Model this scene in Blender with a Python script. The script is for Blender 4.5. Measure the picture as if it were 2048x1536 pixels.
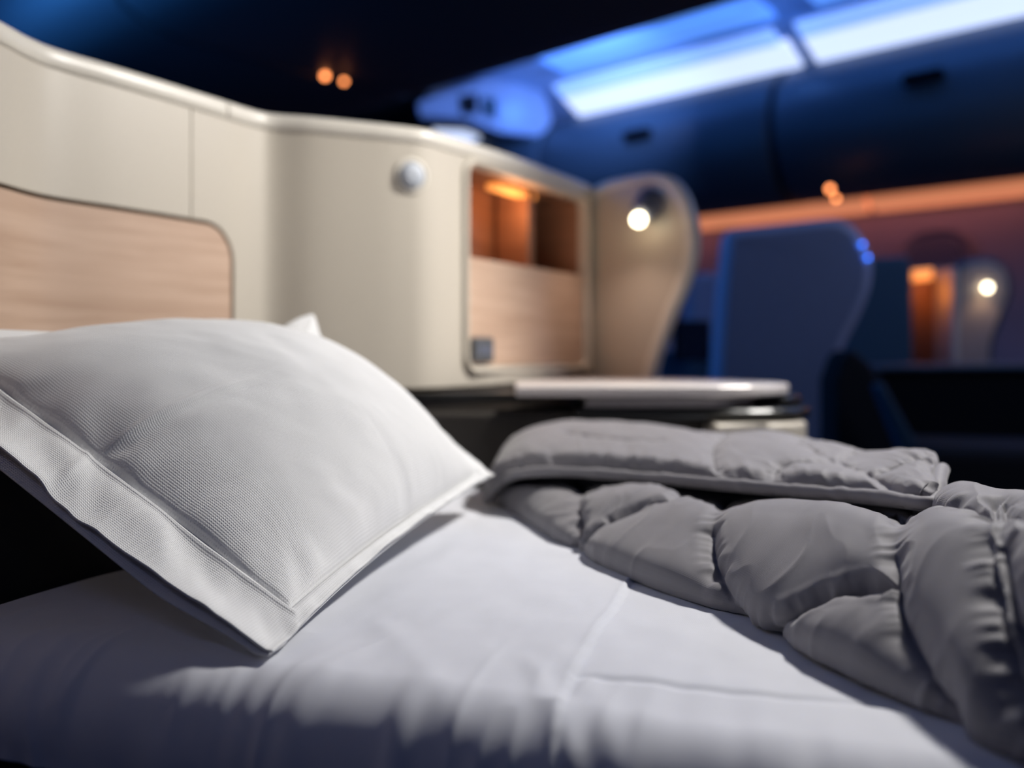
import bpy, bmesh, math, random
import numpy as np
from mathutils import Vector

for o in list(bpy.data.objects): bpy.data.objects.remove(o)
random.seed(3); rng = np.random.RandomState(5)

# ------------------------------------------------------------------ camera, world, lights
HC = 0.77            # camera height above the floor
F = 1900.0           # focal length in pixels of the 2048 px wide frame
BED = HC - 0.22      # mattress top
cd = bpy.data.cameras.new('camera'); cam = bpy.data.objects.new('camera', cd)
bpy.context.scene.collection.objects.link(cam); bpy.context.scene.camera = cam
cam.location = (0, 0, HC); cam.rotation_euler = (math.pi/2, 0, 0)
cd.sensor_width = 36; cd.lens = 36*F/2048; cd.shift_y = -(768-707)/2048.0
cd.clip_start = 0.02; cd.clip_end = 60
cd.dof.use_dof = True; cd.dof.focus_distance = 0.80; cd.dof.aperture_fstop = 2.2; cd.dof.aperture_blades = 0

S = bpy.context.scene
S.view_settings.view_transform = 'Standard'; S.view_settings.look = 'None'
S.view_settings.gamma = 1; S.view_settings.exposure = 0.0; S.view_settings.use_curve_mapping = False
w = bpy.data.worlds.new('world'); S.world = w; w.use_nodes = True
w.node_tree.nodes['Background'].inputs[0].default_value = (0.12, 0.22, 0.75, 1)
w.node_tree.nodes['Background'].inputs[1].default_value = 0.022

def lamp(name, kind, loc, energy, col, target=None, **kw):
    l = bpy.data.lights.new(name, kind); o = bpy.data.objects.new(name, l)
    S.collection.objects.link(o); o.location = loc; l.energy = energy; l.color = col
    for k, v in kw.items(): setattr(l, k, v)
    if target is not None:
        o.rotation_euler = (Vector(target)-Vector(loc)).to_track_quat('-Z', 'Y').to_euler()
    return o
# reading light over the bed (outside the frame, up to the right)
lamp('reading_key', 'SPOT', (0.95, 1.62, HC+1.15), 155, (1.0, 0.965, 0.92), (-0.15, 1.05, BED+0.1),
     spot_size=math.radians(75), spot_blend=0.6, shadow_soft_size=0.10)
# unseen fill spot added to brighten the wall beside the bed
lamp('wall_fill', 'SPOT', (1.0, 0.95, HC+1.10), 27, (1.0, 0.93, 0.86), (-0.28, 1.66, HC+0.24),
     spot_size=math.radians(44), spot_blend=0.9, shadow_soft_size=0.10)
# blue cabin mood light: aisle strip above the seat on the left
lamp('aisle_mood', 'AREA', (-0.9, -0.3, HC+1.45), 1.8, (0.42, 0.50, 1.0), (-0.2, 1.0, BED),
     shape='RECTANGLE', size=2.0, size_y=0.25)

# ------------------------------------------------------------------ helpers
def link(o): S.collection.objects.link(o); return o
def tagp(o, label=None, cat=None, group=None, kind=None):
    if label: o['label'] = label
    if cat: o['category'] = cat
    if group: o['group'] = group
    if kind: o['kind'] = kind
    return o
def empty(name, loc, label, cat, group=None):
    o = bpy.data.objects.new(name, None); link(o); o.location = loc
    o.empty_display_size = 0.05
    return tagp(o, label, cat, group)
def mesh(name, verts, faces, mat, parent=None, smooth=True, uv=None, solid=None, soff=-1, bevel=None):
    m = bpy.data.meshes.new(name)
    m.from_pydata([tuple(map(float, v)) for v in verts], [], [tuple(int(i) for i in f) for f in faces]); m.update()
    if uv is not None:
        l = m.uv_layers.new(name='UVMap')
        idx = np.zeros(len(m.loops), dtype=np.int32); m.loops.foreach_get('vertex_index', idx)
        l.data.foreach_set('uv', np.asarray(uv, dtype=np.float32)[idx].ravel())
    if smooth: m.polygons.foreach_set('use_smooth', [True]*len(m.polygons))
    m.materials.append(mat)
    o = bpy.data.objects.new(name, m); link(o)
    if parent is not None:
        o.parent = parent; 
        loc = Vector(parent.location)
        pp = parent.parent
        while pp is not None: loc += Vector(pp.location); pp = pp.parent
        m.transform(__import__('mathutils').Matrix.Translation(-loc))
    if solid:
        md = o.modifiers.new('thickness', 'SOLIDIFY'); md.thickness = solid; md.offset = soff
    if bevel:
        md = o.modifiers.new('soft_edge', 'BEVEL'); md.width = bevel; md.segments = 3; md.limit_method = 'ANGLE'
    return o
def recalc(o):
    bm = bmesh.new(); bm.from_mesh(o.data); bmesh.ops.recalc_face_normals(bm, faces=bm.faces); bm.to_mesh(o.data); bm.free(); return o
def grid_faces(nr, nc, off=0):
    i = np.arange(nr-1)[:, None]; j = np.arange(nc-1)[None, :]
    a = (i*nc+j+off).ravel()
    return np.stack([a, a+1, a+nc+1, a+nc], 1)
def at(px, py, Y): return np.array([(px-1024)/F*Y, Y, HC+(707-py)/F*Y])
def cr(P, t):
    """Catmull-Rom through rows of P at parameters t in [0,len-1]"""
    P = np.asarray(P, float); n = len(P)
    t = np.clip(np.asarray(t, float), 0, n-1-1e-9); i = t.astype(int); f = t-i
    f = f.reshape((-1,)+(1,)*(P.ndim-1))
    p1 = P[i]; p2 = P[i+1]
    p0 = np.where((i > 0).reshape(f.shape), P[np.maximum(i-1, 0)], 2*p1-p2)
    p3 = np.where((i+2 < n).reshape(f.shape), P[np.minimum(i+2, n-1)], 2*p2-p1)
    return 0.5*(2*p1+(p2-p0)*f+(2*p0-5*p1+4*p2-p3)*f*f+(3*p1-p0-3*p2+p3)*f**3)
def noise2(x, y, seed=0):
    x = np.asarray(x, float); y = np.asarray(y, float)
    def h(i, j):
        v = np.sin(i*127.1+j*311.7+seed*74.7)*43758.5453
        return (v-np.floor(v))*2-1
    xi = np.floor(x); yi = np.floor(y); fx = x-xi; fy = y-yi
    ux = fx*fx*fx*(fx*(fx*6-15)+10); uy = fy*fy*fy*(fy*(fy*6-15)+10)
    return (h(xi, yi)*(1-ux)+h(xi+1, yi)*ux)*(1-uy)+(h(xi, yi+1)*(1-ux)+h(xi+1, yi+1)*ux)*uy
def fbm(x, y, seed=0, o=3):
    r = 0; a = 1.0
    for k in range(o): r = r+a*noise2(x*2**k, y*2**k, seed+k*13); a *= 0.5
    return r
def sstep(a, b, x):
    t = np.clip((x-a)/(b-a), 0, 1); return t*t*(3-2*t)

# ------------------------------------------------------------------ materials
def mat(name, col, rough=0.5, metal=0.0, emit=None, es=0.0, bump=None, var=None, coat=0, sheen=0):
    m = bpy.data.materials.new(name); m.use_nodes = True
    nt = m.node_tree; b = nt.nodes['Principled BSDF']
    b.inputs['Base Color'].default_value = (*col, 1); b.inputs['Roughness'].default_value = rough
    b.inputs['Metallic'].default_value = metal
    if coat: b.inputs['Coat Weight'].default_value = coat
    if sheen: b.inputs['Sheen Weight'].default_value = sheen; b.inputs['Sheen Roughness'].default_value = 0.5
    if emit: b.inputs['Emission Color'].default_value = (*emit, 1); b.inputs['Emission Strength'].default_value = es
    tc = nt.nodes.new('ShaderNodeTexCoord')
    n = nt.nodes.new('ShaderNodeTexNoise'); n.inputs['Scale'].default_value = (bump or (60,))[0]; n.inputs['Detail'].default_value = 4
    nt.links.new(tc.outputs['Object'], n.inputs['Vector'])
    if bump:
        bp = nt.nodes.new('ShaderNodeBump'); bp.inputs['Strength'].default_value = bump[1]; bp.inputs['Distance'].default_value = bump[2]
        nt.links.new(n.outputs['Fac'], bp.inputs['Height']); nt.links.new(bp.outputs['Normal'], b.inputs['Normal'])
    v = var if var is not None else 0.04
    r = nt.nodes.new('ShaderNodeValToRGB')
    r.color_ramp.elements[0].position = 0.3; r.color_ramp.elements[1].position = 0.7
    r.color_ramp.elements[0].color = tuple(c*(1-v) for c in col)+(1,); r.color_ramp.elements[1].color = tuple(min(1, c*(1+v)) for c in col)+(1,)
    nt.links.new(n.outputs['Fac'], r.inputs['Fac']); nt.links.new(r.outputs['Color'], b.inputs['Base Color'])
    return m
def weave(name, col, scale, strength, rough=0.85, sheen=0.2, dist=0.0006, diag=False, mottle=0.03):
    m = bpy.data.materials.new(name); m.use_nodes = True
    nt = m.node_tree; b = nt.nodes['Principled BSDF']; N = nt.nodes.new; L = nt.links.new
    b.inputs['Roughness'].default_value = rough; b.inputs['Sheen Weight'].default_value = sheen
    b.inputs['Specular IOR Level'].default_value = 0.2
    tc = N('ShaderNodeTexCoord'); mp = N('ShaderNodeMapping')
    if diag: mp.inputs['Rotation'].default_value = (0, 0, math.radians(35))
    L(tc.outputs['UV'], mp.inputs['Vector'])
    ws = []
    for d in ('X', 'Y'):
        wv = N('ShaderNodeTexWave'); wv.bands_direction = d; wv.inputs['Scale'].default_value = scale
        wv.inputs['Distortion'].default_value = 0.6; wv.inputs['Detail'].default_value = 1; wv.inputs['Detail Scale'].default_value = 4
        L(mp.outputs['Vector'], wv.inputs['Vector']); ws.append(wv)
    mx = N('ShaderNodeMath'); mx.operation = 'MULTIPLY'; L(ws[0].outputs['Fac'], mx.inputs[0]); L(ws[1].outputs['Fac'], mx.inputs[1])
    nz = N('ShaderNodeTexNoise'); nz.inputs['Scale'].default_value = scale*0.05; nz.inputs['Detail'].default_value = 5
    L(tc.outputs['UV'], nz.inputs['Vector'])
    bp = N('ShaderNodeBump'); bp.inputs['Strength'].default_value = strength; bp.inputs['Distance'].default_value = dist
    L(mx.outputs[0], bp.inputs['Height']); L(bp.outputs['Normal'], b.inputs['Normal'])
    r = N('ShaderNodeValToRGB'); r.color_ramp.elements[0].position = 0.3; r.color_ramp.elements[1].position = 0.7
    r.color_ramp.elements[0].color = tuple(c*(1-mottle) for c in col)+(1,); r.color_ramp.elements[1].color = tuple(min(1, c*(1+mottle)) for c in col)+(1,)
    L(nz.outputs['Fac'], r.inputs['Fac'])
    L(r.outputs['Color'], b.inputs['Base Color'])
    return m
def wood(name, c1, c2, rough=0.45):
    m = bpy.data.materials.new(name); m.use_nodes = True
    nt = m.node_tree; b = nt.nodes['Principled BSDF']; N = nt.nodes.new; L = nt.links.new
    b.inputs['Roughness'].default_value = rough
    tc = N('ShaderNodeTexCoord'); mp = N('ShaderNodeMapping'); mp.inputs['Scale'].default_value = (2.2, 34, 1); mp.inputs['Rotation'].default_value = (0, 0, 0.02)
    L(tc.outputs['UV'], mp.inputs['Vector'])
    n = N('ShaderNodeTexNoise'); n.inputs['Scale'].default_value = 1.6; n.inputs['Detail'].default_value = 7; n.inputs['Roughness'].default_value = 0.6; n.inputs['Distortion'].default_value = 0.5
    L(mp.outputs['Vector'], n.inputs['Vector'])
    r = N('ShaderNodeValToRGB'); r.color_ramp.elements[0].position = 0.32; r.color_ramp.elements[1].position = 0.68
    r.color_ramp.elements[0].color = (*c1, 1); r.color_ramp.elements[1].color = (*c2, 1)
    L(n.outputs['Fac'], r.inputs['Fac']); L(r.outputs['Color'], b.inputs['Base Color'])
    bp = N('ShaderNodeBump'); bp.inputs['Strength'].default_value = 0.15; bp.inputs['Distance'].default_value = 0.0005
    L(n.outputs['Fac'], bp.inputs['Height']); L(bp.outputs['Normal'], b.inputs['Normal'])
    return m

M = dict(
    cream=mat('cream_shell_plastic', (0.555, 0.505, 0.42), 0.46, bump=(260, 0.06, 0.0004), var=0.02),
    cap=mat('pale_edge_trim', (0.70, 0.66, 0.58), 0.35, var=0.02),
    groove=mat('brown_groove_backing', (0.20, 0.15, 0.095), 0.7),
    oak=wood('pale_oak_veneer', (0.50, 0.335, 0.235), (0.64, 0.46, 0.34)),
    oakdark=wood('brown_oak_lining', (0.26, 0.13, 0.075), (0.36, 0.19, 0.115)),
    pillow=weave('white_pillow_weave', (0.86, 0.86, 0.85), 1.0, 0.6, 0.85, 0.15, 0.0006, mottle=0.01),
    sheet=weave('white_sheet_cotton', (0.72, 0.735, 0.79), 1.0, 0.25, 0.8, 0.15, 0.0003, mottle=0.01),
    duvet=weave('grey_satin_quilt', (0.235, 0.225, 0.24), 1.0, 0.35, 0.62, 0.25, 0.0003, mottle=0.04),
    piping=mat('grey_quilt_piping', (0.22, 0.21, 0.225), 0.6, bump=(150, 0.4, 0.002), var=0.08),
    dark=mat('black_seat_fabric', (0.008, 0.008, 0.009), 0.9, bump=(400, 0.3, 0.001)),
    brownblack=mat('dark_brown_side_panel', (0.030, 0.025, 0.020), 0.5),
    black=mat('black_gloss_plastic', (0.008, 0.009, 0.009), 0.3),
    silver=mat('silver_tray_top', (0.78, 0.73, 0.70), 0.32, 0.15, var=0.02),
    traylip=mat('grey_tray_lip', (0.30, 0.28, 0.28), 0.3, 0.3),
    grey=mat('socket_grey', (0.09, 0.095, 0.10), 0.4),
    button=mat('brushed_button', (0.50, 0.54, 0.60), 0.5, 0.0),
    lampbody=mat('blue_grey_lamp_body', (0.16, 0.18, 0.24), 0.4, 0.2),
    bin=mat('blue_grey_bin', (0.045, 0.075, 0.10), 0.5),
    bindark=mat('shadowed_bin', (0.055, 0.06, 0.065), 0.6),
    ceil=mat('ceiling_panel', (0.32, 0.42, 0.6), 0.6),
    sidewall=mat('sidewall_lining', (0.30, 0.24, 0.26), 0.6),
    shade=mat('window_shade', (0.12, 0.10, 0.12), 0.6),
    shellblue=mat('grey_far_shell', (0.24, 0.27, 0.36), 0.55),
    shellrim=mat('far_shell_rim', (0.42, 0.45, 0.58), 0.5),
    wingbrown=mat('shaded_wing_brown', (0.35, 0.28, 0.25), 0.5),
    teal=mat('dark_teal_panel', (0.02, 0.07, 0.11), 0.6),
    carpet=mat('cabin_carpet', (0.02, 0.02, 0.03), 0.95, bump=(500, 0.5, 0.002)),
    strip=mat('mood_strip', (0.8, 0.8, 0.9), 0.5, emit=(0.62, 0.72, 1.0), es=1.15, var=0),
    strip2=mat('mood_strip_upper', (0.7, 0.8, 0.9), 0.5, emit=(0.24, 0.42, 1.0), es=1.0, var=0),
    band=mat('lit_ceiling_band', (0.3, 0.5, 0.9), 0.5, emit=(0.09, 0.27, 0.85), es=0.95, var=0),
    orange=mat('orange_wash_strip', (0.8, 0.4, 0.2), 0.5, emit=(0.80, 0.27, 0.13), es=0.72, var=0),
    nichelamp=mat('niche_lamp', (0.8, 0.5, 0.2), 0.5, emit=(1.0, 0.32, 0.07), es=1.15, var=0),
    warm=mat('reading_bulb', (1, 0.9, 0.7), 0.5, emit=(1.0, 0.86, 0.58), es=9.0, var=0),
    amber=mat('amber_spot', (1, 0.6, 0.3), 0.5, emit=(1.0, 0.30, 0.09), es=5.5, var=0),
    blueglint=mat('blue_glint_glow', (0.1, 0.3, 1), 0.5, emit=(0.03, 0.16, 0.9), es=7.0, var=0),
    screen=mat('dark_screen', (0.004, 0.004, 0.006), 0.2),
)
# thread counts: UVs are in metres
for k, sc in (('pillow', 150.0), ('sheet', 220.0), ('duvet', 260.0)):
    for n in M[k].node_tree.nodes:
        if n.type == 'TEX_WAVE': n.inputs['Scale'].default_value = sc
        if n.type == 'TEX_NOISE': n.inputs['Scale'].default_value = 25

# cabin frame: s along the cabin (away and left), t across it (away and right), z relative to the camera
A2 = np.array([-0.716, 0.698]); B2 = np.array([0.698, 0.716])
def cab(s, t, z): p = A2*s+B2*t; return np.array([p[0], p[1], HC+z])
def prism(name, prof, s0, s1, m, parent=None, closed=True, smooth=False, **kw):
    n = len(prof); v = [cab(s0, t, z) for t, z in prof]+[cab(s1, t, z) for t, z in prof]
    f = [(i, (i+1) % n, n+(i+1) % n, n+i) for i in range(n if closed else n-1)]
    if closed: f += [tuple(range(n-1, -1, -1)), tuple(range(n, 2*n))]
    o = mesh(name, v, f, m, parent, smooth, **kw)
    return recalc(o) if closed else o

# bed frame: e along the bed (to the foot), n across it (away)
P0 = np.array([-0.374, 0.693]); E2 = np.array([0.933, -0.36]); N2 = np.array([0.36, 0.933])
def bedp(e, n): return P0+np.multiply.outer(e, E2)+np.multiply.outer(n, N2)
def bedbox(name, e0, e1, n0, n1, z0, z1, m, parent=None, shear=0.0, bevel=0.015):
    v = []
    for z, sh in ((z0, 0), (z1, shear)):
        for e, n in ((e0, n0), (e1, n0), (e1, n1), (e0, n1)):
            p = bedp(e+sh, n); v.append((p[0], p[1], z))
    f = [(3, 2, 1, 0), (4, 5, 6, 7), (0, 1, 5, 4), (1, 2, 6, 5), (2, 3, 7, 6), (3, 0, 4, 7)]
    return mesh(name, v, f, m, parent, False, bevel=bevel)

# ------------------------------------------------------------------ setting: floor, ceiling, sidewall
def rect(name, s0, s1, t0, t1, z, m):
    v = [cab(s0, t0, z), cab(s1, t0, z), cab(s1, t1, z), cab(s0, t1, z)]
    return mesh(name, v, [(0, 1, 2, 3)], m, None, False)
tagp(rect('floor', -4, 12, -3.0, 4.75, -HC, M['carpet']), kind='structure')
ceil_prof = [(2.92, 1.66), (3.55, 1.66), (3.95, 1.61), (4.07, 1.575), (4.08, 1.555), (4.12, 1.55), (4.35, 1.42), (4.6, 1.42), (4.6, 1.8), (2.92, 1.8)]
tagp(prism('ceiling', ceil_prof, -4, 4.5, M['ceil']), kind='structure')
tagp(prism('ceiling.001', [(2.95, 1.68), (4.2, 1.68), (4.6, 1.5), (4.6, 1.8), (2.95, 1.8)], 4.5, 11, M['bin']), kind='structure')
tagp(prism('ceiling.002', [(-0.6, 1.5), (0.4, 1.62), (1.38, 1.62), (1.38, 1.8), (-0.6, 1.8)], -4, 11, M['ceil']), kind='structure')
wall = prism('wall_right', [(4.62, 0.9), (4.66, 0.5), (4.68, 0.1), (4.66, -0.4), (4.6, -HC), (4.75, -HC), (4.8, 0.9)], -4, 11, M['sidewall'])
tagp(wall, kind='structure')
tagp(prism('wall_back', [(-3, -HC), (4.75, -HC), (4.75, 1.8), (-3, 1.8)], 11, 11.1, M['bindark']), kind='structure')

# windows with pulled shades on the sidewall
def rrect(w, h, r, n=8):
    pts = []
    for cx, cy, a in ((w-r, h-r, 0), (-w+r, h-r, 90), (-w+r, -h+r, 180), (w-r, -h+r, 270)):
        for k in range(n+1):
            q = math.radians(a+90*k/n); pts.append((cx+r*math.cos(q), cy+r*math.sin(q)))
    return pts
for i, s in enumerate((0.2, 0.95, 1.7, 2.45, 3.2, 3.95, 4.7)):
    wz = 0.36
    ring = rrect(0.16, 0.22, 0.12); ring2 = rrect(0.125, 0.185, 0.095); n = len(ring)
    v = [cab(s+a, 4.64-0.03, wz+b) for a, b in ring]+[cab(s+a, 4.66, wz+b) for a, b in ring]+[cab(s+a, 4.62, wz+b) for a, b in ring2]
    f = [(k, (k+1) % n, n+(k+1) % n, n+k) for k in range(n)]+[(k, (k+1) % n, 2*n+(k+1) % n, 2*n+k) for k in range(n)]
    wf = mesh('window_%d' % (i+1), v, f, M['sidewall'], None, True); wf['kind'] = 'structure'
    v = [cab(s+a, 4.615, wz+b) for a, b in ring2]
    mesh('window_shade', v, [tuple(range(n))], M['shade'], wf, False, solid=0.01)

# orange wash strip where the bins meet the sidewall
t = empty('wash_light', cab(1, 4.56, 0.76), 'long orange glowing strip light between the dark bins and the window wall', 'light')
sg = -4.0
for k in range(9):
    prism('diffuser', [(4.50, 0.735), (4.57, 0.69), (4.60, 0.73), (4.60, 0.775), (4.50, 0.775)], sg, sg+1.47, M['orange'], t); sg += 1.5
for s in (0.4, 2.0, 3.6, 5.2):
    lamp('wash_lamp', 'AREA', cab(s, 4.50, 0.70), 0.7, (1.0, 0.34, 0.32), cab(s, 4.66, 0.2), shape='RECTANGLE', size=1.45, size_y=0.05)

# outer overhead bins
bin_prof = [(4.30, 1.40), (4.20, 1.36), (4.10, 1.27), (4.06, 1.15), (4.07, 1.0), (4.12, 0.87), (4.20, 0.78), (4.32, 0.735), (4.58, 0.77), (4.6, 1.40)]
names = ['dark overhead bin at the right edge of the frame under the blue strip',
         'dark overhead bin directly above the blue-grey seat shell', 'dark overhead bin above the lit reading lamp wing',
         'dark overhead bin farthest away behind the cream shell']
for k, (s0, s1) in enumerate(((0.80, 2.245), (2.285, 3.73), (3.77, 5.2), (5.24, 6.7), (-0.68, 0.76))):
    b = empty('overhead_bin', cab((s0+s1)/2, 4.3, 0.75), (names+['dark overhead bin nearest the viewer beyond the right edge'])[k], 'luggage bin', 'overhead bins along the window side')
    bo = prism('bin_door', bin_prof, s0, s1, M['bin'], b, smooth=True, bevel=0.012)
    sm = (s0+s1)/2+0.02
    ring = [(x, z) for x, z in rrect(0.085, 0.026, 0.02, 4)]; n = len(ring)
    v = [cab(sm+a, 4.035, 1.155+c) for a, c in ring]+[cab(sm+a, 4.075, 1.155+c) for a, c in ring]
    f = [tuple(range(n))]+[(q, (q+1) % n, n+(q+1) % n, n+q) for q in range(n)]
    recalc(mesh('latch', v, f, M['screen'], b, False))

# ceiling mood light strips
strip_labels = ['bright blue-white ceiling strip at the upper right corner', 'bright blue-white ceiling strip ending above the cream shell', 'blue-white ceiling strip beyond the right edge']
for k, (s0, s1) in enumerate(((0.72, 2.155), (2.235, 3.66), (-0.8, 0.64))):
    c = empty('ceiling_light', cab((s0+s1)/2, 4.2, 1.5), strip_labels[k], 'light', 'blue ceiling light strips')
    prism('diffuser', [(4.335, 1.405), (4.18, 1.490), (4.19, 1.513), (4.36, 1.43)], s0, s1, M['strip'], c)
    prism('upper_diffuser', [(4.18, 1.490), (4.10, 1.535), (4.11, 1.56), (4.19, 1.513)], s0+0.04, s1, M['strip2'], c)
    prism('upper_lit_band', [(4.04, 1.565), (3.6, 1.638), (3.6, 1.66), (4.04, 1.59)], s0-0.02, s1-0.15, M['band'], c)  # ceiling band lit blue by the strips, that light given as emission
    lamp('strip_glow', 'AREA', cab((s0+s1)/2, 3.85, 1.60), 2.8, (0.06, 0.26, 1.0), cab((s0+s1)/2, 4.25, 1.25), shape='RECTANGLE', size=1.3, size_y=0.1)

lamp('housing_fill', 'AREA', cab(2.9, 3.4, 1.40), 14.0, (0.24, 0.40, 1.0), at(950, 215, 5.6), shape='RECTANGLE', size=0.3, size_y=0.1)  # unseen area lamp added to brighten the ceiling housing
lamp('shell_fill', 'AREA', cab(-0.3, 3.4, 1.55), 14.0, (0.50, 0.60, 1.0), cab(2.2, 3.0, 0.0), shape='RECTANGLE', size=0.3, size_y=1.2)  # unseen lamp added to light the viewer side of the far shells
for sj, ej in ((0.68, 0.9), (2.195, 0.9), (3.85, 0.5)):
    lamp('joint_fill', 'POINT', cab(sj, 3.95, 1.42), ej, (0.12, 0.32, 1.0), shadow_soft_size=0.05)  # unseen point lamps added to lighten the gaps and end of the strips
# centre bins: dark undersides overhead
cprof = [(1.42, 1.46), (1.44, 1.36), (1.49, 1.28), (1.58, 1.225), (1.72, 1.197), (2.70, 1.19), (2.84, 1.20), (2.90, 1.23), (2.90, 1.32), (2.80, 1.62), (1.42, 1.62)]
for k, (s0, s1, lb) in enumerate(((3.48, 5.4, 'black centre overhead bin behind the top of the cream shell'), (1.45, 3.44, 'blue-tinted dark centre bin at the top left corner'),
                             (-0.6, 1.41, 'dark centre bin nearest the viewer above the frame'), (5.44, 7.4, 'black centre bin farthest along the aisle'))):
    b = empty('centre_bin', cab((s0+s1)/2, 2.1, 1.2), lb, 'luggage bin', 'overhead bins down the middle')
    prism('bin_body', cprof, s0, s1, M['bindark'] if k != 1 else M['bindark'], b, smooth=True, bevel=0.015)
    sm = (s0+s1)/2
    recalc(mesh('latch', [cab(sm+a, 1.66+c, 1.165+d) for d in (0, 0.03) for a, c in ((-0.08, -0.03), (0.08, -0.03), (0.08, 0.03), (-0.08, 0.03))],
         [(0, 1, 2, 3), (4, 5, 6, 7), (0, 1, 5, 4), (1, 2, 6, 5), (2, 3, 7, 6), (3, 0, 4, 7)], M['screen'], b, False))
lamp('left_bin_fill', 'AREA', cab(3.2, 0.5, 0.95), 9.0, (0.04, 0.28, 1.0), cab(3.0, 1.55, 1.25), shape='RECTANGLE', size=1.6, size_y=0.2)  # unseen low lamp added to tint the centre bin undersides blue
lamp('left_aisle_glow', 'AREA', cab(3.6, 0.75, 1.5), 20.0, (0.05, 0.30, 1.0), cab(3.5, 1.6, 1.25), shape='RECTANGLE', size=2.2, size_y=0.2)

# monitor housing hanging from the aisle ceiling
def pbox(name, pts, Y, d, m, parent=None, bevel=0.02, smooth=False):
    """solid slab facing the viewer: outline given where it stands at distance Y, thickness d going away"""
    n = len(pts)
    f_ = np.array([at(x, y, Y) for x, y in pts]); b_ = f_+np.array([0, d, 0])
    f = [tuple(range(n)), tuple(range(2*n-1, n-1, -1))]+[(k, (k+1) % n, n+(k+1) % n, n+k) for k in range(n)]
    return recalc(mesh(name, np.vstack([f_, b_]), f, m, parent, smooth, bevel=bevel))
YM = 5.6
c = empty('ceiling_monitor', at(950, 235, YM), 'boxy blue-lit ceiling housing with dark screen above the cream shell', 'monitor')
pbox('housing', [(834, 203), (960, 160), (1040, 150), (1090, 190), (1104, 240), (1085, 275), (1000, 266), (925, 238), (838, 234)], YM, 0.30, M['ceil'], c, 0.012)
pbox('screen', [(918, 192), (954, 186), (956, 226), (924, 228)], YM-0.02, 0.05, M['screen'], c, 0.005)
pbox('vent', [(964, 194), (994, 198), (994, 234), (966, 230)], YM-0.02, 0.05, M['teal'], c, 0.005)
c = empty('bulkhead_light', at(912, 262, 6.0), 'small bright blue-white light just above the cream shell rim', 'light')
pbox('diffuser', [(866, 243), (915, 247), (955, 258), (960, 274), (940, 285), (866, 275)], 6.0, 0.05, M['strip'], c, 0.01)
c = empty('bulkhead_panel', at(950, 270, 6.2), 'dark bulkhead panel below the boxy blue ceiling housing', 'panel')
pbox('panel', [(845, 232), (925, 236), (1000, 262), (1075, 275), (1075, 500), (845, 500)], 6.15, 0.1, M['bindark'], c)

# amber spots
for lb, pts, Y in (('pair of small amber spotlights glowing under the dark centre bins', [(650, 152), (688, 163)], 4.05),
                   ('pair of small amber spotlights under the window side bins', [(1660, 378), (1672, 397)], 4.25)):
    c = empty('amber_spotlight', at(pts[0][0], pts[0][1], Y), lb, 'light')
    for q, (x, y) in enumerate(pts):
        p = at(x, y, Y); bm = bmesh.new(); bmesh.ops.create_icosphere(bm, subdivisions=2, radius=0.014 if q == 0 else 0.011)
        v = [np.array(vv.co)+p for vv in bm.verts]; f = [[a.index for a in ff.verts] for ff in bm.faces]; bm.free()
        mesh('lens', v, f, M['amber'], c)

# ------------------------------------------------------------------ far seat shells
def slab_with_rim(name, pts, Y, parent, m, mr, d=0.05, rim=0.02, skew=0.0):
    P = np.array(pts, float); n = len(P)
    P = cr(np.vstack([P, P[:1]]), np.linspace(0, n, n*6+1)[:-1]) ; n = len(P)
    o3 = np.array([at(x, y, Y) for x, y in P]); 
    if skew: 
        o3 = np.array([at(x, y, Y+skew*((x-P[:, 0].min())/(np.ptp(P[:, 0])))) for x, y in P])
    c = o3.mean(0); back = o3+np.array([0, d, 0])
    tang = np.roll(o3, -1, 0)-np.roll(o3, 1, 0); nrm = np.stack([-tang[:, 2], 0*tang[:, 0], tang[:, 0]], 1)
    nrm /= np.linalg.norm(nrm, axis=1)[:, None]
    if np.sum(nrm*(c-o3)) < 0: nrm = -nrm
    inn = o3+nrm*rim; inn2 = inn+np.array([0, 0.006, 0])
    V = np.vstack([inn, o3+np.array([0, 0.004, 0]), o3+nrm*-0.004+np.array([0, d*0.5, 0]), back]); f = []
    for r in range(3): f += [(r*n+k, r*n+(k+1) % n, (r+1)*n+(k+1) % n, (r+1)*n+k) for k in range(n)]
    f.append(tuple(range(3*n, 4*n)))
    mesh('rim', V, f, mr, parent, True)
    m1 = mesh('panel', np.vstack([inn2]), [tuple(range(n))], m, parent, False, solid=0.01)
    return m1
Y2 = 3.2
c = empty('seat_shell', (at(1560, 700, Y2)[0], Y2, 0), 'blue-grey high-backed seat shell with wavy right edge, unlit, mid background', 'seat')
slab_with_rim('shell', [(1452, 475), (1470, 459), (1560, 448), (1640, 439), (1680, 440), (1712, 457), (1735, 495), (1745, 535), (1738, 585), (1715, 640), (1690, 690), (1672, 745), (1666, 800), (1660, 900), (1655, 1080), (1425, 1080), (1425, 900), (1430, 750), (1440, 600)], Y2, c, M['shellblue'], M['shellrim'], 0.09, 0.028)
for x, y in ((1725, 489), (1736, 515)):  # blue reflections on the shell edge, modelled as emissive beads
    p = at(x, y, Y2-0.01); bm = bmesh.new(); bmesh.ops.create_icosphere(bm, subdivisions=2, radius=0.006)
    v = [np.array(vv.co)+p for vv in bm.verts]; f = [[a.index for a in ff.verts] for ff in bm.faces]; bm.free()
    mesh('blue_glint', v, f, M['blueglint'], c)['label'] = 'small blue reflection, built as a glowing bead'
Y3 = 3.65
c = empty('seat_shell', (at(1900, 700, Y3)[0], Y3, 0), 'distant seat shell with orange-lit niche and lit lamp at the right edge', 'seat')
pbox('side_panel', [(1690, 530), (1700, 518), (1818, 512), (1826, 540), (1826, 790), (1690, 790)], Y3-0.08, 0.1, M['teal'], c)
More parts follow.
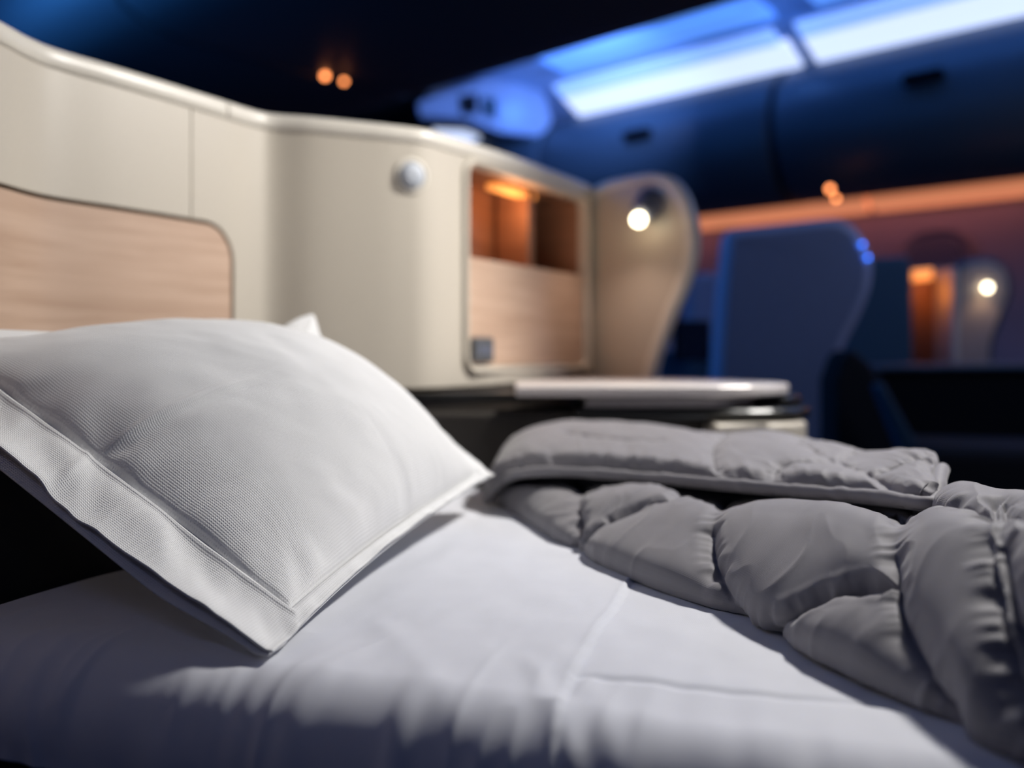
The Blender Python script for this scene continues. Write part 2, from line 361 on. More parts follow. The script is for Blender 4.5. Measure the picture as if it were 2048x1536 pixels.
pbox('niche_lining', [(1822, 535), (1915, 535), (1915, 735), (1822, 735)], Y3+0.1, 0.03, M['oakdark'], c)
pbox('niche_shelf', [(1905, 535), (1918, 535), (1918, 735), (1905, 735)], Y3-0.05, 0.18, M['cream'], c, 0.005)
pbox('niche_light', [(1826, 540), (1866, 536), (1866, 558), (1826, 562)], Y3+0.03, 0.05, M['nichelamp'], c, 0.005)
lamp('far_niche_lamp', 'POINT', at(1855, 585, Y3), 0.25, (1.0, 0.3, 0.05), shadow_soft_size=0.02)
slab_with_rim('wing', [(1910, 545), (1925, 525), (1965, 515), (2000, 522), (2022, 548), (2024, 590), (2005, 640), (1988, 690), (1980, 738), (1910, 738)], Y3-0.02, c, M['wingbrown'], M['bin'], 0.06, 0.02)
p = at(1975, 575, Y3-0.05); bm = bmesh.new(); bmesh.ops.create_icosphere(bm, subdivisions=2, radius=0.016)
v = [np.array(vv.co)+p for vv in bm.verts]; f = [[a.index for a in ff.verts] for ff in bm.faces]; bm.free()
mesh('lamp_bulb', v, f, M['warm'], c)
lamp('far_wing_lamp', 'SPOT', at(1975, 580, Y3-0.07), 0.35, (1, 0.7, 0.42), at(1960, 720, Y3+0.0), spot_size=1.9, spot_blend=0.8, shadow_soft_size=0.02)
pbox('console', [(1755, 738), (2200, 735), (2200, 1150), (1755, 1150)], Y3-0.45, 0.4, M['black'], c, 0.02)
pbox('console_top', [(1750, 730), (2205, 726), (2205, 740), (1750, 744)], Y3-0.47, 0.45, M['bin'], c, 0.01)
# dark seats in the aisle gap
c = empty('aisle_seat', (at(1375, 700, 3.9)[0], 3.9, 0), 'dark seat with black screen between the two wavy seat shells', 'seat')
pbox('screen', [(1348, 640), (1422, 640), (1422, 722), (1348, 722)], 3.75, 0.04, M['screen'], c, 0.01)
pbox('side_panel', [(1318, 700), (1440, 700), (1440, 1000), (1318, 1000)], 3.85, 0.06, M['teal'], c, 0.02)
pbox('headrest', [(1375, 560), (1395, 545), (1430, 545), (1450, 560), (1450, 700), (1372, 700)], 3.95, 0.12, M['shellblue'], c, 0.03)
c = empty('dark_seat', (at(1780, 900, 2.75)[0], 2.75, 0), 'black seat back with faint blue armrest right of the blue-grey shell', 'seat')
pbox('seat_back', [(1668, 760), (1685, 712), (1705, 695), (1745, 730), (1790, 800), (1840, 900), (1850, 1300), (1668, 1300)], 2.9, 0.15, M['dark'], c, 0.03)
pbox('armrest', [(1752, 770), (1770, 765), (1838, 890), (1835, 930), (1815, 930)], 2.8, 0.06, M['teal'], c, 0.02)
pbox('seat_cushion', [(1840, 905), (1880, 890), (2250, 900), (2250, 1250), (1840, 1250)], 2.7, 0.4, M['dark'], c, 0.04)

# ------------------------------------------------------------------ the cream shell
top = [(0, 39), (59, 72), (117, 96), (234, 131), (352, 168), (449, 199), (508, 218), (547, 226), (625, 232), (715, 241), (800, 250), (856, 258), (911, 274), (1012, 305), (1090, 333), (1161, 361), (1184, 372)]
plan = [(-0.66, 0.62), (-0.655, 0.76), (-0.643, 0.90), (-0.627, 1.03)]+[((x-1024)/F*760/(707-y), 760/(707-y)) for x, y in top]
plan = np.array(plan)
fine = cr(plan, np.linspace(0, len(plan)-1, 1200))
for _ in range(60): fine[1:-1] = 0.5*fine[1:-1]+0.25*(fine[:-2]+fine[2:])
seg = np.r_[0, np.cumsum(np.linalg.norm(np.diff(fine, axis=0), axis=1))]
def pl(s): return np.stack([np.interp(s, seg, fine[:, 0]), np.interp(s, seg, fine[:, 1])], -1)
def pn(s):
    d = pl(s+0.004)-pl(s-0.004); d /= np.linalg.norm(d, axis=-1, keepdims=True)
    return np.stack([d[..., 1], -d[..., 0]], -1)      # towards the cabin / viewer
def s_at(px):
    r = fine[:, 0]/fine[:, 1]*F+1024; k = np.argmin(np.abs(r[400:]-px))+400; return seg[k]
SE = seg[-1]; s383 = s_at(383); s465 = s_at(463); s455 = s_at(452)
ZB, ZW, ZC, ZT = -0.061, 0.205, 0.373, 0.40
def strip(ss, zlo, zhi, off=0.0, nz=10):
    ss = np.asarray(ss); p = pl(ss)+pn(ss)*off
    k = np.linspace(0, 1, nz)[:, None]; zl = zlo(ss)[None, :]; zh = zhi(ss)[None, :]
    Z = zl+(zh-zl)*k
    V = np.stack([np.broadcast_to(p[:, 0], Z.shape), np.broadcast_to(p[:, 1], Z.shape), Z+HC], -1).reshape(-1, 3)
    U = np.stack([np.broadcast_to(ss, Z.shape), Z], -1).reshape(-1, 2)
    return V, grid_faces(nz, len(ss)), U
def panel(name, strips, m, parent, solid=0.006, **kw):
    V, Fc, U = [], [], []; o = 0
    for v, f, u in strips: V.append(v); Fc.append(f+o); U.append(u); o += len(v)
    ob = mesh(name, np.vstack(V), np.vstack(Fc), m, parent, True, uv=np.vstack(U), **kw)
    if solid:
        md = ob.modifiers.new('thickness', 'SOLIDIFY'); md.thickness = solid; md.offset = -1
        es = ob.modifiers.new('crisp_edges', 'EDGE_SPLIT'); es.split_angle = math.radians(35)
    return ob
K = lambda c_: (lambda s: np.full_like(s, c_))
g = 0.006; r = 0.055; sw = s465
shell = empty('suite_shell', (float(plan[8][0]), float(plan[8][1]), 0), 'curved cream suite wall wrapping the bed head, with oak inlay and lit niche', 'seat shell')
s1180 = SE
def ring_at(a, b, n): return np.linspace(a, b, n)
# niche extents along the wall
n0, n1 = s_at(934), s_at(1172); nzt, nzb, nr = 0.357, -0.026, 0.022
o0, o1 = n0, n1
# backing (dark, seen only through the joints)
panel('backing', [strip(ring_at(0, n0-0.01, 160), K(-0.07), K(0.385), -0.0075, 3),
                  strip(ring_at(n0-0.01, n1+0.01, 20), K(nzt+0.004), K(0.385), -0.0075, 3), strip(ring_at(n0-0.01, n1+0.01, 20), K(-0.07), K(nzb-0.004), -0.0075, 3),
                  strip(ring_at(n1+0.01, SE, 10), K(-0.07), K(0.385), -0.0075, 3)], M['groove'], shell, 0.012)
panel('upper_panel', [strip(ring_at(0, s383-0.0012, 90), K(ZW+0.0), K(ZC-0.002))], M['cream'], shell)['label'] = 'cream panel above the oak inlay'
ssw = np.r_[ring_at(0, sw-r, 80), sw-r+r*np.sin(np.linspace(0.05, math.pi/2, 30))]
panel('oak_inlay', [strip(ssw, K(-0.07), lambda s: ZW-g-np.where(s > sw-r, r-np.sqrt(np.maximum(r*r-(s-(sw-r))**2, 0)), 0), -0.001, 14)], M['oak'], shell)['label'] = 'pale oak inlay panel with rounded top corner'
R = r+g; sc = sw+g-R
ssc = np.r_[ring_at(s383+0.0012, sc, 4), sc+R*np.sin(np.linspace(0.05, math.pi/2, 30))]
def ro(s, a, b, rad):       # corner rounding amount at both ends of an opening
    d = np.minimum(s-a, b-s); return np.where(d < rad, rad-np.sqrt(np.maximum(rad*rad-(rad-d)**2, 0)), 0)
ssn = np.r_[n0+nr*(1-np.cos(np.linspace(0, math.pi/2, 14))), ring_at(n0+nr+0.01, n1-nr-0.01, 24), n1-nr*(1-np.cos(np.linspace(math.pi/2, 0, 14)))]
panel('main_panel', [strip(ssc, lambda s: ZW+np.where(s > sc, -(R-np.sqrt(np.maximum(R*R-(s-sc)**2, 0))), 0), K(ZC-0.002)),
                     strip(ring_at(sw+g, n0, 110), K(ZB), K(ZC-0.002), nz=14),
                     strip(ssn, lambda s: nzt-ro(s, n0, n1, nr), K(ZC-0.002), nz=4),
                     strip(ssn, K(ZB), lambda s: nzb+ro(s, n0, n1, nr), nz=4),
                     strip(ring_at(n1, SE, 8), K(ZB), K(ZC-0.002), nz=14)], M['cream'], shell)
# cap rail
def cap(name, sa, sb):
    prof = [(-0.03, ZC-0.004), (0.001, ZC-0.002), (0.0035, ZC+0.002), (0.0045, ZC+0.012), (0.003, ZC+0.021), (-0.002, ZT-0.001), (-0.010, ZT+0.001), (-0.025, ZT), (-0.03, ZT-0.008)]
    ss = np.linspace(sa, sb, 160); V = []; n = len(prof)
    for o_, z in prof:
        p = pl(ss)+pn(ss)*o_; V.append(np.column_stack([p, np.full(len(ss), z+HC)]))
    V = np.vstack(V); f = list(map(tuple, grid_faces(n, len(ss)))); L = len(ss)
    f += [tuple((n-1)*L+np.array([j, j+1]))+(j+1, j) for j in range(L-1)]
    f += [tuple(k*L for k in range(n)), tuple(k*L+L-1 for k in range(n))]
    return recalc(mesh(name, V, f, M['cap'], shell, True))
cap('cap_rail', 0, s455-0.0012); cap('cap_rail', s455+0.0012, SE)
# lower dark side wall under the shell
panel('lower_panel', [strip(ring_at(0, SE, 160), K(-HC+0.02), K(ZB-0.012), -0.03, 4)], M['brownblack'], shell, 0.01)['label'] = 'dark brown panel below the cream wall'
# niche frame lip
lip = []
nn = rrect((n1-n0)/2, (nzt-nzb)/2, nr, 8); mid = (n0+n1)/2; zm = (nzt+nzb)/2; n = len(nn); V = []
for grow, off in ((-0.001, -0.02), (-0.001, 0.004), (0.004, 0.009), (0.012, 0.009), (0.016, 0.0)):
    q = rrect((n1-n0)/2+grow, (nzt-nzb)/2+grow, nr+grow, 8)
    a = np.array([x for x, _ in q])+mid; z = np.array([y for _, y in q])+zm
    p = pl(a)+pn(a)*off; V.append(np.column_stack([p, z+HC]))
f = []
for k in range(4): f += [(k*n+j, k*n+(j+1) % n, (k+1)*n+(j+1) % n, (k+1)*n+j) for j in range(n)]
recalc(mesh('niche_frame', np.vstack(V), f, M['cream'], shell, True))
# niche box (upper, open) and oak door (lower)
def wp(s, o_, z): p = pl(np.array(s))+pn(np.array(s))*o_; return (p[0], p[1], z+HC)
zl = 0.183; dp = -0.13
def qbox(name, s0, s1, o0_, o1_, z0, z1, m, bevel=0.002, uvs=False, parent=shell):
    V = [wp(s, o_, z) for z in (z0, z1) for s, o_ in ((s0, o0_), (s1, o0_), (s1, o1_), (s0, o1_))]
    f = [(3, 2, 1, 0), (4, 5, 6, 7), (0, 1, 5, 4), (1, 2, 6, 5), (2, 3, 7, 6), (3, 0, 4, 7)]
    U = [(s, z) for z in (z0, z1) for s, o_ in ((s0, 0), (s1, 0), (s1, 0), (s0, 0))]
    return recalc(mesh(name, V, f, m, parent, False, uv=U, bevel=bevel))
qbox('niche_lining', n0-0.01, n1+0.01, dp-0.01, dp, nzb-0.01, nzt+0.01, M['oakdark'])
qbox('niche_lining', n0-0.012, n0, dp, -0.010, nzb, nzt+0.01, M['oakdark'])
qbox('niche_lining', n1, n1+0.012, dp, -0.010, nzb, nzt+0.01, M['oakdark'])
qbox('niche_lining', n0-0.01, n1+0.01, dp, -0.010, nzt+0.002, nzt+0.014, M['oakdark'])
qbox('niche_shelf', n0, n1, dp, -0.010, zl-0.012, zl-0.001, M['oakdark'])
qbox('niche_divider', n0+0.60*(n1-n0), n0+0.60*(n1-n0)+0.03, dp, -0.05, zl, nzt, M['oakdark'])
qbox('niche_door', n0+0.002, n1-0.002, -0.018, -0.006, nzb+0.002, zl, M['oak'])['label'] = 'pale oak door below the lit opening'
qbox('niche_light', n0+0.18, n0+0.35, -0.080, -0.050, nzt-0.016, nzt-0.004, M['nichelamp'])
pp = wp(n0+0.25, -0.04, nzt-0.05)
lamp('niche_lamp', 'POINT', pp, 0.34, (1.0, 0.46, 0.20), shadow_soft_size=0.02)
# socket
so = s_at(968)
sk = qbox('power_socket', so-0.036, so+0.032, -0.008, 0.003, -0.018, 0.031, M['grey'], 0.006)
for a in (-0.012, 0.012): qbox('socket_insert', so+a-0.009, so+a+0.009, 0.001, 0.004, -0.004, 0.017, M['lampbody'], 0.002)
# round button in the middle panel
def disc(name, s, z, prof, m, parent, n=40):
    c_ = np.array(wp(s, 0, z)); nn_ = np.r_[pn(np.array(s)), 0]; ta = np.array([-nn_[1], nn_[0], 0]); up = np.array([0, 0, 1])
    V = []; f = []
    for rad, o_ in prof:
        for k in range(n):
            q = 2*math.pi*k/n; V.append(c_+nn_*o_+(ta*math.cos(q)+up*math.sin(q))*rad)
    for j in range(len(prof)-1): f += [(j*n+k, j*n+(k+1) % n, (j+1)*n+(k+1) % n, (j+1)*n+k) for k in range(n)]
    f.append(tuple((len(prof)-1)*n+k for k in range(n)))
    return recalc(mesh(name, V, f, m, parent, True))
sb = s_at(822); zb = (707-352)/F*float(pl(np.array(sb))[1])
disc('button_ring', sb, zb, [(0.032, -0.001), (0.032, 0.002), (0.029, 0.004), (0.024, 0.003), (0.023, 0.001)], M['cap'], shell)
disc('round_button', sb, zb, [(0.0225, 0.0), (0.0225, 0.006), (0.020, 0.010), (0.012, 0.012), (0.006, 0.0125)], M['button'], shell)['label'] = 'silver round button'

# wing at the right end
Wa = np.array([pl(np.array(SE))[0], pl(np.array(SE))[1]]); Wb = np.array([0.405, 2.08])
def wing_pt(px, py, off=0.0):
    # ray / wing-plane intersection in plan
    d = Wb-Wa; k = (px-1024)/F
    # Wa + a d = (kY, Y)
    a = (k*Wa[1]-Wa[0])/(d[0]-k*d[1]); p = Wa+a*d; Y = p[1]; nn_ = np.array([d[1], -d[0]]); nn_ /= np.linalg.norm(nn_)
    if nn_[1] > 0: nn_ = -nn_
    return np.array([p[0]+nn_[0]*off, p[1]+nn_[1]*off, HC+(707-py)/F*Y])
out = [(1178, 380), (1205, 363), (1250, 352), (1300, 345), (1338, 352), (1365, 378), (1383, 420), (1391, 470), (1387, 520), (1370, 575), (1347, 630), (1326, 685), (1312, 730), (1306, 765), (1304, 800), (1302, 830)]
P = np.array(out, float); q = cr(P, np.linspace(0, 15, 120)); n = len(q)
def wl(off, inset):
    c_ = np.array([1255, 560.]); 
    tg = np.gradient(q, axis=0); nm = np.stack([-tg[:, 1], tg[:, 0]], 1); nm /= np.linalg.norm(nm, axis=1)[:, None]
    pp_ = q+nm*inset
    return np.array([wing_pt(x, y, off) for x, y in pp_])
rows = [wl(0.0, 22), wl(0.003, 20), wl(0.006, 14), wl(0.004, 3), wl(-0.006, 0), wl(-0.022, 0), wl(-0.03, 3)]
V = np.vstack(rows); f = list(map(tuple, grid_faces(len(rows), n)))
wing = recalc(mesh('wing_rim', V, f, M['cap'], shell, True)); wing['label'] = 'pale edge of the curved wing'
fr = wl(0.0, 21); base = np.array([wing_pt(1178, 800), wing_pt(1178, 378)])
frb = np.vstack([fr, base]); mesh('wing_panel', frb, [tuple(range(n+2))], M['cream'], shell, False)['label'] = 'curved wing with the lit reading lamp'
bk = np.vstack([wl(-0.03, 3), wing_pt(1178, 800, -0.03), wing_pt(1178, 378, -0.03)]); mesh('wing_back', bk, [tuple(range(n+1, -1, -1))], M['bin'], shell, False)
# reading lamp on the wing
c0 = wing_pt(1304, 402, 0.0); c1 = wing_pt(1303, 432, 0.045)
def tube(name, pts, rads, m, parent, n=20, caps=True, uv=False):
    pts = np.array(pts, float); V = []; L = len(pts)
    T = np.gradient(pts, axis=0); T /= np.linalg.norm(T, axis=1)[:, None]
    ref = np.array([0, 0, 1.0]); 
    for i in range(L):
        a = np.cross(T[i], ref)
        if np.linalg.norm(a) < 0.1: a = np.cross(T[i], [1, 0, 0])
        a /= np.linalg.norm(a); b_ = np.cross(T[i], a)
        rr = rads[i] if hasattr(rads, '__len__') else rads
        for k in range(n):
            qq = 2*math.pi*k/n; V.append(pts[i]+(a*math.cos(qq)+b_*math.sin(qq))*rr)
    f = [(i*n+k, i*n+(k+1) % n, (i+1)*n+(k+1) % n, (i+1)*n+k) for i in range(L-1) for k in range(n)]
    if caps: f += [tuple(range(n)), tuple((L-1)*n+k for k in range(n))]
    return recalc(mesh(name, V, f, m, parent, True))
rl = tube('reading_lamp', [c0, c0+(c1-c0)*0.4, c0+(c1-c0)*0.8, c1], [0.034, 0.033, 0.028, 0.022], M['lampbody'], shell); rl['label'] = 'small conical reading lamp, lit'
bm = bmesh.new(); bmesh.ops.create_icosphere(bm, subdivisions=3, radius=0.0165); cc = wing_pt(1303, 444, 0.052)
v = [np.array(vv.co)+cc for vv in bm.verts]; f = [[a.index for a in ff.verts] for ff in bm.faces]; bm.free()
mesh('lamp_bulb', v, f, M['warm'], rl)
lamp('wing_lamp', 'SPOT', wing_pt(1300, 455, 0.10), 0.9, (1, 0.74, 0.6), wing_pt(1290, 800, 0.16), spot_size=2.2, spot_blend=0.8, shadow_soft_size=0.015)

# ------------------------------------------------------------------ side console
ZCn = -0.055
con = empty('side_console', (0.25, 1.8, 0), 'dark side console with a silver tray top in front of the niche', 'console')
def planbox(name, pts, z0, z1, m, parent, bevel=0.004):
    n = len(pts); V = [(x, y, HC+z0) for x, y in pts]+[(x, y, HC+z1) for x, y in pts]
    f = [tuple(range(n-1, -1, -1)), tuple(range(n, 2*n))]+[(k, (k+1) % n, n+(k+1) % n, n+k) for k in range(n)]
    return recalc(mesh(name, V, f, m, parent, False, bevel=bevel))
def arc(cx, cy, rx, ry, a0, a1, n=14): return [(cx+rx*math.cos(math.radians(a0+(a1-a0)*k/n)), cy+ry*math.sin(math.radians(a0+(a1-a0)*k/n))) for k in range(n+1)]
# silver tray with rounded right end
tray = [(0.006, 1.60)]+[(0.30, 1.60)]+arc(0.35, 1.80, 0.165, 0.20, -90, 45)+[(0.47, 2.0), (0.21, 2.22), (0.15, 2.1), (0.006, 1.86)]
planbox('tray_top', tray, ZCn-0.018, ZCn, M['silver'], con)['label'] = 'silver tray top with rounded end'
drw = [(0.125, 1.615), (0.28, 1.615)]+arc(0.33, 1.72, 0.11, 0.105, -90, 0)+[(0.44, 1.9), (0.13, 1.9)]
planbox('tray_lip', drw, ZCn-0.038, ZCn-0.0195, M['traylip'], con, 0.003)['label'] = 'silver pull-out tray below the top'
body = [(-0.20, 1.62), (0.36, 1.66)]+arc(0.40, 1.78, 0.125, 0.12, -90, 30)+[(0.50, 1.95), (0.2, 2.2), (0.1, 2.02), (-0.09, 1.72), (-0.2, 1.70)]
planbox('body', body, -HC+0.01, ZCn-0.045, M['brownblack'], con, 0.01)
rim = [(0.105, 1.60), (0.36, 1.60)]+arc(0.40, 1.74, 0.14, 0.14, -90, 30)+[(0.50, 1.9), (0.105, 1.9)]
planbox('front_recess', rim, ZCn-0.060, ZCn-0.0385, M['black'], con, 0.012)
planbox('end_cap', arc(0.42, 1.78, 0.115, 0.14, -60, 60)+[(0.44, 1.9), (0.44, 1.7)], ZCn-0.0605, ZCn-0.019, M['black'], con, 0.01)
planbox('ledge', [(-0.20, 1.655), (0.02, 1.655), (0.02, 1.80), (-0.10, 1.70), (-0.20, 1.68)], ZCn-0.026, ZCn-0.014, M['black'], con, 0.002)
planbox('lower_cover', [(0.335, 1.57), (0.42, 1.58)]+arc(0.42, 1.70, 0.10, 0.12, -90, 20)+[(0.50, 1.85), (0.335, 1.85)], ZCn-0.20, ZCn-0.062, M['cream'], con, 0.01)['label'] = 'cream lower cover at the rounded end'

# ------------------------------------------------------------------ bed
bb = empty('seat_base', (0.2, 0.9, 0), 'black upholstered seat structure under and behind the made-up bed', 'seat')
bedbox('base', -0.20, 1.75, 0.045, 0.93, 0.02, BED-0.072, M['dark'], bb)
bedbox('headrest', -0.235, -0.165, 0.0, 0.86, BED-0.10, BED+0.20, M['dark'], bb, shear=-0.09, bevel=0.02)
mt = bedbox('mattress', -0.13, 1.66, 0.045, 0.92, BED-0.070, BED-0.010, M['sheet'], None, bevel=0.035)
tagp(mt, 'thin mattress under the white sheet', 'mattress')
# the sheet
NE, NM = 700, 420
e = np.linspace(-0.165, 1.70, NE); mm = np.linspace(-0.050, 0.95, NM)
Eg, Mg = np.meshgrid(e, mm, indexing='xy')     # rows = m
rr = 0.065
ang = np.clip((Mg+rr*0.57)/(rr*1.57), 0, 1)*math.pi/2
nn_ = np.where(Mg < -rr*0.57, 0.0, np.where(Mg > rr, Mg, rr*(1-np.cos(ang))))
zz = np.where(Mg < -rr*0.57, Mg+rr*0.57-rr, np.where(Mg > rr, 0.0, rr*np.sin(ang)-rr))
zz = zz-np.clip(-0.0-zz, 0, 1)*0.0
# head end fall-off
de = np.clip((-0.115-Eg)/0.05, 0, 1); zz = zz-0.09*(1-np.sqrt(np.maximum(1-de**2, 0)))
# back edge fall-off
db = np.clip((Mg-0.90)/0.05, 0, 1); zz = zz-0.08*db**2
# soft unevenness and edge pleats
front = sstep(0.20, 0.0, Mg)
hgt = 0.0022*fbm(Eg*7, Mg*6, 3)+0.0008*fbm(Eg*24, Mg*12, 8)
ridge = 1-np.abs(fbm(Eg*22+1.5*Mg, Mg*3.0+0.6*noise2(Eg*5, Mg*5, 4), 21, 2))
hgt += front*0.0032*(ridge**3-0.35)
hgt += front*0.0014*noise2(Eg*55+2*noise2(Eg*8, Mg*8, 2), Mg*6, 33)
# hem of the overlapping sheet, a step across the bed
def bed_en(px, py):
    Y = 418.0/(py-707); p = np.array([(px-1024)/F*Y, Y])-P0; return p@E2, p@N2
h1 = bed_en(1268, 1155); h2 = bed_en(1150, 1350); h3 = bed_en(1105, 1470)
hem_e = np.interp(Mg, [h3[1]-0.1, h3[1], h2[1], h1[1], h1[1]+0.6], [h3[0]-0.02, h3[0], h2[0], h1[0], h1[0]+0.12])+0.002*noise2(Mg*14, Mg*0, 5)
dx = Eg-hem_e
hgt += 0.0030*sstep(0.0015, -0.0015, dx)*sstep(-0.20, -0.02, dx)+0.0008*np.exp(-((dx+0.003)/0.0025)**2)
# faint crease running from the hem to the foot
q1 = bed_en(1150, 1350); q2 = bed_en(1520, 1385)
cre = q1[1]+(Eg-q1[0])*(q2[1]-q1[1])/(q2[0]-q1[0])
hgt += -0.0022*np.exp(-((Mg-cre)/0.005)**2)*sstep(q1[0]-0.01, q1[0]+0.02, Eg)*sstep(q2[0]+0.15, q2[0], Eg)
for (a, b_, wd, am) in (((1060, 1330), (1150, 1480), 0.008, 0.0016), ((1180, 1370), (1240, 1500), 0.010, 0.002), ((1120, 1420), (1010, 1500), 0.008, 0.0015), ((760, 1240), (900, 1400), 0.012, 0.0012)):
    A_ = np.array(bed_en(*a)); B_ = np.array(bed_en(*b_)); dv = B_-A_; L = np.linalg.norm(dv); dv /= L
    al = (Eg-A_[0])*dv[0]+(Mg-A_[1])*dv[1]; pe = -(Eg-A_[0])*dv[1]+(Mg-A_[1])*dv[0]
    hgt += am*np.exp(-(pe/wd)**2)*sstep(-0.03, 0.02, al)*sstep(L+0.05, L-0.02, al)
ny = np.where(Mg > rr, 0.0, np.cos(ang)); nz_ = np.where(Mg > rr, 1.0, np.sin(ang))
nn2 = nn_-hgt*ny; zz = zz+hgt*nz_
xy = P0+Eg[..., None]*E2+nn2[..., None]*N2
V = np.concatenate([xy, (BED+zz)[..., None]], -1).reshape(-1, 3)
sh = mesh('bed_sheet', V, grid_faces(NM, NE), M['sheet'], None, True, uv=np.stack([Eg, Mg], -1).reshape(-1, 2))
tagp(sh, 'crisp white cotton sheet stretched over the mattress, hem across the middle', 'sheet')
md = sh.modifiers.new('thickness', 'SOLIDIFY'); md.thickness = 0.002; md.offset = -1

# ------------------------------------------------------------------ pillow
def pt(px, py, Y): return at(px, py, Y)
PA = np.array([-0.172, 0.684, BED+0.004]); PB = at(990, 945, 1.30); PC = at(612, 660, 1.385); PD = at(-330, 625, 0.89)
NU, NV = 420, 300
u = np.linspace(-1, 1, NU); v_ = np.linspace(-1, 1, NV); Ug, Vg = np.meshgrid(u, v_, indexing='xy')
ub, vb = 0.79, 0.80
def base_pt(U_, V_):
    # edges bow inwards slightly between the corners
    U2 = U_*(1-0.012*(1-V_**2)*np.abs(U_)**3); V2 = V_*(1-0.05*(1-U_**2)*np.abs(V_)**3)
    a = ((1+U2)/2)[..., None]; b = ((1+V2)/2)[..., None]
    return PA*(1-a)*(1-b)+PB*a*(1-b)+PC*a*b+PD*(1-a)*b
AB = PB-PA; AD = PD-PA; NP = np.cross((PB+PC-PA-PD)/2, (PC+PD-PA-PB)/2); NP /= np.linalg.norm(NP)
if NP[2] < 0: NP = -NP
LU, LV = 0.645, 0.43
def UBm(U_): return np.where(U_ < 0, 0.80, 0.88)
def VBm(V_): return np.where(V_ < 0, 0.93, 0.80)
def bulge(U_, V_):
    a = np.clip(np.abs(U_)/UBm(U_), 0, 1); b = np.clip(np.abs(V_)/VBm(V_), 0, 1)
    return np.where(U_ < 0, (1-a**2.0)**0.85, (1-a**2.4)**0.62)*(1-b**2.2)**0.62
base = base_pt(Ug, Vg); B_ = bulge(Ug, Vg)
inb = (np.abs(Ug) <= UBm(Ug)+1e-6) & (np.abs(Vg) <= VBm(Vg)+1e-6)
# distances (metres) inside from the seam
dU = (UBm(Ug)-np.abs(Ug))*LU/2; dV = (VBm(Vg)-np.abs(Vg))*LV/2; dm = np.minimum(dU, dV)
edgep = np.where(dU < dV, Vg*LV/2, Ug*LU/2)
puck = np.exp(-np.clip(dm, 0, 1)/0.030)*noise2(edgep*34+0.5*noise2(Ug*6, Vg*6, 1), np.sign(Ug)*3+dm*9+np.where(dU < dV, 7, 0), 11)
puck *= (1-np.exp(-np.clip(dm, 0, 1)/0.006))*sstep(0.0, 0.025, np.abs(dU-dV))
wr = 0.0045*puck+0.0030*fbm(Ug*2.4, Vg*2.0, 17)*B_+0.0012*fbm(Ug*7+Vg*3, Vg*4, 19, 2)*B_
# long soft folds running from the near seam up the face
fold = np.exp(-((Ug+0.62)/0.20)**2)*0.004*noise2(Vg*5.5+Ug*2.5, Ug*1.3, 41)
wr += fold*B_**0.5
# pressed crease across the face from the near seam
uc = -0.62+0.0
cl = Vg*0.22+Ug
vcr = -0.05-0.10*(Ug+0.79)
wr += (0.0030*np.exp(-((Vg-vcr)/0.014)**2)-0.003*np.exp(-((Vg-vcr+0.045)/0.03)**2))*sstep(-0.1, -0.60, Ug)*sstep(-0.80, -0.74, Ug)
T = 0.096
ht = T*B_*(1-0.06+0.12*np.clip(-Ug, 0, 1)*sstep(-0.4, 0.7, Vg))+wr
topP = base+NP*ht[..., None]
# flange: ripples
fl = ~inb
dO = np.maximum(np.clip(-dU, 0, 1), np.clip(-dV, 0, 1))
ep = np.where(-dU > -dV, Vg*LV/2, Ug*LU/2)
rip = 0.0026*noise2(ep*24, np.where(-dU > -dV, 3.0, 9.0)+np.sign(Ug+Vg), 51)+0.0007*noise2(ep*75, dO*20, 52)
flang = dO/0.04*rip*1.2+sstep(0.0, 0.02, np.abs(dU-dV))*np.sin(np.clip(dO/0.06, 0, 1)*math.pi)*(0.0060*noise2(ep*16+dO*14, np.where(-dU > -dV, 2.0, 6.0)+dO*6, 55)+0.0015*noise2(ep*50+dO*30, dO*20, 56))
cflick = 0.027*sstep(0.75, 1.0, Ug)*sstep(0.75, 1.0, Vg)
flang = flang+cflick-0.065*sstep(0.80, 1.0, Vg)*sstep(0.85, 0.6, Ug)-0.012*np.clip((-Ug-0.80)/0.2, 0, 1)*sstep(-1.0, -0.55, Vg)+(Ug < -0.8)*0.0012*np.exp(-((Vg+0.02-0.5*(Ug+0.8))/0.02)**2)*sstep(1.0, 0.9, -Ug)
seam = -0.002*np.exp(-(np.abs(np.where(inb, dm, -dO))/0.0025)**2)+0.0018*np.exp(-((dO-0.005)/0.003)**2)*fl
topP = topP+NP*(np.where(fl, flang, 0)+seam)[..., None]
# mitred lift: the flange near the resting corner lies flat on the sheet
dirU = (PB-PA)/np.linalg.norm(PB-PA)
botP = base-NP*(0.34*T*B_+0.002)[..., None]
zmin = BED+0.003
under = botP[..., 2]; botP[..., 2] = np.maximum(under, zmin)
topP[..., 2] = np.maximum(topP[..., 2], BED+0.006)
pil = empty('pillow', (PA+PC)/2*np.array([1, 1, 0])+np.array([0, 0, BED]), 'large white woven pillow with wide flat hem leaning at the bed head', 'pillow')
allf = grid_faces(NV, NU)
i = np.arange(NV-1)[:, None]; j = np.arange(NU-1)[None, :]
uc_ = (u[:-1]+u[1:])/2; vc_ = (v_[:-1]+v_[1:])/2
ctr_in = ((np.abs(uc_) <= UBm(uc_))[None, :] & (np.abs(vc_) <= VBm(vc_))[:, None]).ravel()
def sub(V, faces, UV):
    used = np.unique(faces); mp = -np.ones(len(V), int); mp[used] = np.arange(len(used)); return V[used], mp[faces], UV[used]
UV = np.stack([Ug*LU/2, Vg*LV/2], -1).reshape(-1, 2)
nvt = NU*NV
